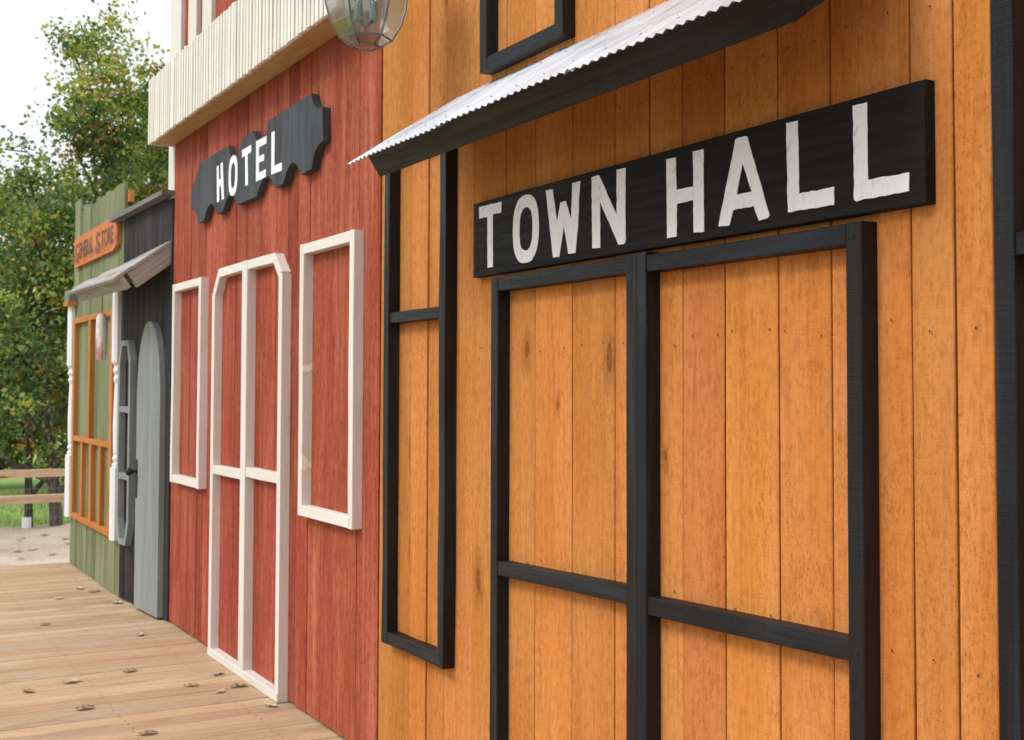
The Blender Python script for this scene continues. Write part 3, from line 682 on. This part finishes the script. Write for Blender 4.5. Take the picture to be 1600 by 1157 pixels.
mesh('hook_arm', *tube([(LC.x, LC.y, zb+.575), (LC.x, LC.y, zb+.66), (LC.x+.05, LC.y, zb+.72), (LC.x+.18, LC.y, zb+.70), (-.01, LC.y, zb+.60)], [.008, .009, .010, .011, .013], 8), M['came'], ln, smooth=True)
box('wall_plate', -.022, -.002, LC.y-.05, LC.y+.05, zb+.48, zb+.70, M['came'], ln)

# hanging white ornament under the charcoal awning
oz = 2.135; OXY = (-.30, 9.28)
od = tag(empty('hanging_ornament', (OXY[0], OXY[1], 1.78)), 'white carved hanging ornament with red streaked lower half before the orange window', 'ornament')
def shell(zs, rs, seg=14): return tube([(OXY[0], OXY[1], z) for z in zs], rs, seg)
mesh('body', *shell([1.795, 1.80, 1.90, 2.00, 2.06, 2.11, 2.135, 2.142], [.028, .036, .040, .041, .041, .038, .025, .006]), M['ornament_white'], od, smooth=True)
V, F = [], []
for k_ in range(5):
    t0 = math.pi*(.62+.17*k_)+.4; hz = 1.80; ht = 1.90+.035*((k_*7) % 3)
    o = len(V)
    for (dt, z) in ((0, hz), (.3, hz), (.24, ht-.02), (.12, ht), (.04, ht-.03)):
        V.append((OXY[0]+.0418*math.cos(t0+dt), OXY[1]+.0418*math.sin(t0+dt), z))
    F.append((o, o+1, o+2, o+3, o+4))
tag(mesh('red_streak', V, F, M['ornament_red'], od), kind='stuff')
mesh('cord', *tube([(OXY[0], OXY[1], 2.14), (OXY[0], OXY[1], 2.32)], [.003, .003], 5), M['iron'], od)

# ================================================================== fence beyond the deck
FY = 13.4
fe = tag(empty('rail_fence', (0, FY, -.1)), 'bare timber rail fence with wire mesh crossing the sand behind the store', 'fence')
for zc, hh, dd in ((.700, .080, .036), (.434, .080, .09)):
    lumber('rail', (-7.5, FY-.05, zc), (2.4, FY-.05, zc+.004), hh, dd, (0, -1, 0), M['rail_wood'], fe, rings=6, jit=.002)
for xx in (-5.6, -3.4, -1.35, .75, 2.3): lumber('post', (xx, FY, -.5), (xx, FY, .80), .09, .09, (0, -1, 0), M['rail_wood'], fe)
parts = []
for z in np.arange(-.05, .78, .1): parts.append(tube([(-7.5, FY-.056, z), (-2.5, FY-.056, z-.006), (2.4, FY-.056, z)], [.0014]*3, 4))
for xx in np.arange(-7.4, 2.4, .15): parts.append(tube([(xx, FY-.058, -.12), (xx, FY-.058, .76)], [.0012]*2, 4))
tag(mesh('wire_mesh', *merge(parts), M['wire'], fe), kind='stuff')

# ================================================================== trees
def branch_path(p, d, L, n, R, wob=.22, up=.06):
    pts_ = [p.copy()]; d = d.normalized()
    for i in range(n):
        d = (d+Vector((R.gauss(0, wob), R.gauss(0, wob), R.gauss(0, wob*.6)+up))/n*2).normalized(); pts_.append(pts_[-1]+d*(L/n))
    return pts_
def make_tree(base, height, spread, seed, label, name='oak_tree', trunk_r=.08, stems=1, leaf=.085, per=46, low=.2, group='trees beyond the fence', gold=.06, nb=15, lime=.22):
    R = random.Random(seed); nR = np.random.default_rng(seed); base = Vector(base)
    root = tag(empty(name, base), label, 'tree', group)
    tubes, tips = [], []
    for s in range(stems):
        a = R.uniform(0, 6.28); lean = .05 if stems == 1 else (.03 if s == 0 else .2)
        d = Vector((math.cos(a+s*2.4)*lean, math.sin(a+s*2.4)*lean, 1))
        H = height*(1 if s == 0 else R.uniform(.7, .92))
        tp = branch_path(base+Vector((0, 0, -.15)), d, H*.93, 12, R, .07, .05)
        rad = [trunk_r*(1.25 if i == 0 else 1)*(1-.90*i/12) for i in range(13)]
        tubes.append(tube(tp, rad, 9)); tips.append((tp[-1], .3)); tips.append((tp[-2], .38))
        for b in range(nb):
            f = low+(1-low)*(b+R.random()*.8)/nb; i = min(11, int(f*12)); p = tp[i].lerp(tp[i+1], f*12-i) if i < 12 else tp[-1]
            az = b*2.399+R.uniform(-.5, .5); prof = math.sin(min(1, (1.06-f)/(1.06-low)*.85+.12)*math.pi*.55)
            L = spread*max(.22, prof)*R.uniform(.7, 1.15); el = R.uniform(.15, .75)+f*.5
            bd = Vector((math.cos(az)*math.cos(el), math.sin(az)*math.cos(el), math.sin(el)))
            bp = branch_path(p, bd, L, 6, R, .25, .03); r0 = rad[i]*.55+.006
            tubes.append(tube(bp, [r0*(1-.85*q/6) for q in range(7)], 6)); tips.append((bp[-1], .32))
            for c_ in range(max(3, int(L*4.2))):
                g = R.uniform(.22, 1); j = min(5, int(g*6)); q = bp[j].lerp(bp[j+1], g*6-j)
                td = (bp[j+1]-bp[j]).normalized()+Vector((R.gauss(0, .8), R.gauss(0, .8), R.gauss(.1, .6)))
                tw = branch_path(q, td, R.uniform(.25, .62)*min(1.2, L), 3, R, .3, .0)
                tubes.append(tube(tw, [.011, .008, .006, .003], 4)); tips.append((tw[-1], R.uniform(.2, .36))); tips.append((tw[2], .22))
    v, f = merge(tubes); mesh('trunk', [Vector(q)-base for q in v], f, M['bark'], root, Matrix.Translation(base), smooth=True)
    P, mi = [], []
    for (c_, r) in tips:
        n = int(per*R.uniform(.6, 1.3)*(r/.3)); pos = nR.normal(0, 1, (n, 3))*np.array([r, r, r*.62])*.54+np.array(c_)
        u_ = R.random(); kind = 3 if u_ < gold else 2 if u_ < gold+lime*(.4+1.0*(c_.z-base.z)/height) else 1 if u_ < .66 else 0
        P.append(pos); mi.append(np.where(nR.random(n) < .75, kind, nR.integers(0, 3, n)))
    P = np.concatenate(P); mi = np.concatenate(mi); n = len(P)
    ax = nR.normal(0, 1, (n, 3)); ax /= np.linalg.norm(ax, axis=1)[:, None]; t = nR.normal(0, 1, (n, 3)); sd_ = np.cross(ax, t); sd_ /= np.linalg.norm(sd_, axis=1)[:, None]
    nm = np.cross(ax, sd_); s = (leaf*nR.uniform(.65, 1.25, n))[:, None]; P = P-np.array(base)
    bend = nm*s*.18
    A = P-ax*s*.5; B = P+sd_*s*.33+bend; C_ = P+ax*s*.5; D = P-sd_*s*.33+bend
    V = np.stack([A, B, C_, D], 1).reshape(-1, 3)
    me = bpy.data.meshes.new('crown'); me.vertices.add(4*n); me.vertices.foreach_set('co', V.ravel().astype(np.float32))
    me.loops.add(4*n); me.loops.foreach_set('vertex_index', np.arange(4*n, dtype=np.int32)); me.polygons.add(n); me.polygons.foreach_set('loop_start', np.arange(0, 4*n, 4, dtype=np.int32))
    me.polygons.foreach_set('loop_total', np.full(n, 4, dtype=np.int32))
    for q in ('leaf_dark', 'leaf_mid', 'leaf_lime', 'leaf_gold'): me.materials.append(M[q])
    me.polygons.foreach_set('material_index', mi.astype(np.int32)); me.update(calc_edges=True); me.validate()
    o = bpy.data.objects.new('crown', me); tag(o, kind='stuff'); link(o, root, Matrix.Translation(base))
    return root
slim = make_tree((.15, 15.8, -.25), 4.5, 1.7, 3, 'slim oak behind the fence, nearest to the left edge of the view', trunk_r=.055, low=.15, nb=18, per=62, leaf=.075)
make_tree((.44, 15.5, -.25), 4.0, 1.5, 11, 'oak with the thicker dark trunk next to the green store corner', trunk_r=.085, low=.15, nb=17, per=62, leaf=.075)
make_tree((1.45, 17.0, -.3), 7.0, 1.75, 5, 'tallest many-stemmed oak rising above the green store roofline', trunk_r=.075, stems=4, low=.24, nb=17, per=72, leaf=.075, lime=.5, gold=.07)
make_tree((-.7, 18.5, -.34), 5.6, 2.0, 23, 'broad oak standing on the lawn at the left edge', trunk_r=.10, low=.16, nb=16, per=66, leaf=.08)
for i, (x_, y_, h_, s_, lab) in enumerate([(2.0, 22, 3.9, 2.6, 'dark far tree seen between the two fence-side trunks'), (.2, 25, 3.9, 2.8, 'far tree behind the lawn at the left edge'), (4.0, 26, 4.6, 2.6, 'far tree low behind the green store'), (1.4, 32, 4.8, 3.2, 'farthest tree closing the view behind the lawn')]):
    make_tree((x_, y_, -.34), h_, s_, 60+i, lab, name='background_tree', trunk_r=.12, low=.03, nb=20, leaf=.12, per=70, group='far trees behind the lawn', gold=.04)

# pale guard wrapped round the street side of the left trunk
V = [(.15+(.078 if k_ else .083)*math.cos(t), 15.8+(.078 if k_ else .083)*math.sin(t), z) for z in (-.30, .02) for k_ in (0, 1) for t in np.linspace(math.pi*.75, math.pi*1.55, 9)]
F = [(i, i+1, 18+i+1, 18+i) for i in range(8)]+[(9+i, 27+i, 27+i+1, 9+i+1) for i in range(8)]+[(18+i, 18+i+1, 27+i+1, 27+i) for i in range(8)]
mesh('trunk_guard', V, F, M['white_post'], slim)
# grass tufts on the lawn edge
nR = np.random.default_rng(4); n = 9000
gx = nR.uniform(-3, 6, n); gy = nR.uniform(16.4, 24, n); hgt = nR.uniform(.04, .11, n); an = nR.uniform(0, 6.28, n); lx, ly = nR.normal(0, .03, n), nR.normal(0, .03, n)
V = np.stack([np.stack([gx-.007*np.cos(an), gy-.007*np.sin(an), np.full(n, -.345)], 1), np.stack([gx+.007*np.cos(an), gy+.007*np.sin(an), np.full(n, -.345)], 1), np.stack([gx+lx, gy+ly, -.34+hgt], 1)], 1).reshape(-1, 3)
tag(mesh('lawn_grass', V, [(3*i, 3*i+1, 3*i+2) for i in range(n)], M['grass']), 'short green grass blades on the lawn behind the sand', 'grass', kind='stuff')

# ================================================================== fallen leaves
def leaf_mesh(seed):
    R = random.Random(seed); V, F = [], []
    n = 7
    for i in range(n):
        f = i/(n-1); w = (.032*math.sin(math.pi*min(1, f*.92+.06))*(1 if i % 2 else .55)+.002); curl = .011*math.sin(f*2.6+R.random())
        for s in (-1, 0, 1): V.append((s*w*R.uniform(.8, 1.2), f*.10-.05, .004+curl*abs(f-.4)+(.008*R.uniform(.2, 1.3) if s else 0)))
    for i in range(n-1):
        for s in (0, 1): a = i*3+s; F.append((a, a+1, a+4, a+3))
    return V, F
leaf_me = []
for q in range(4):
    v, f = leaf_mesh(q); me = bpy.data.meshes.new('fallen_leaf'); me.from_pydata(v, [], f); me.materials.append(M['dry_leaf' if q % 2 else 'dry_leaf_pale']); leaf_me.append(me)
spots = [(-.27, 8.05, 1.1), (-.55, 7.05, 1.2), (-.88, 6.95, 1.3), (-.92, 6.35, 1.2), (-.14, 6.75, 1.2), (-.34, 6.55, 1.0), (-.24, 6.35, .9), (-.12, 6.42, 1.2), (-.16, 9.3, 1.3), (-.20, 9.9, 1.4), (-.28, 10.1, 1.2), (-.75, 8.7, .9), (-.5, 9.7, 1.0), (-1.12, 6.85, 1.1), (-.10, 5.95, 1.0), (-.75, 5.75, 1.1)]
for i, (x_, y_, s_) in enumerate(spots):
    o = bpy.data.objects.new('fallen_leaf', leaf_me[i % 4]); tag(o, 'dry curled brown oak leaf lying on the boardwalk', 'leaf', 'dry leaves scattered on the boardwalk')
    link(o, None, Matrix.Translation((x_, y_, .003)) @ Matrix.Rotation(rng.uniform(0, 6.28), 4, 'Z') @ Matrix.Scale(s_*.78, 4))
for i in range(12):
    x_, y_ = rng.uniform(-1.0, .4), rng.uniform(12.2, 14.6)
    o = bpy.data.objects.new('fallen_leaf', leaf_me[(i*2+1) % 4]); tag(o, 'dry brown oak leaf lying on the sand before the fence', 'leaf', 'dry leaves on the sand')
    link(o, None, Matrix.Translation((x_, y_, sand_z(x_, y_)+.004)) @ Matrix.Rotation(rng.uniform(0, 6.28), 4, 'Z'))
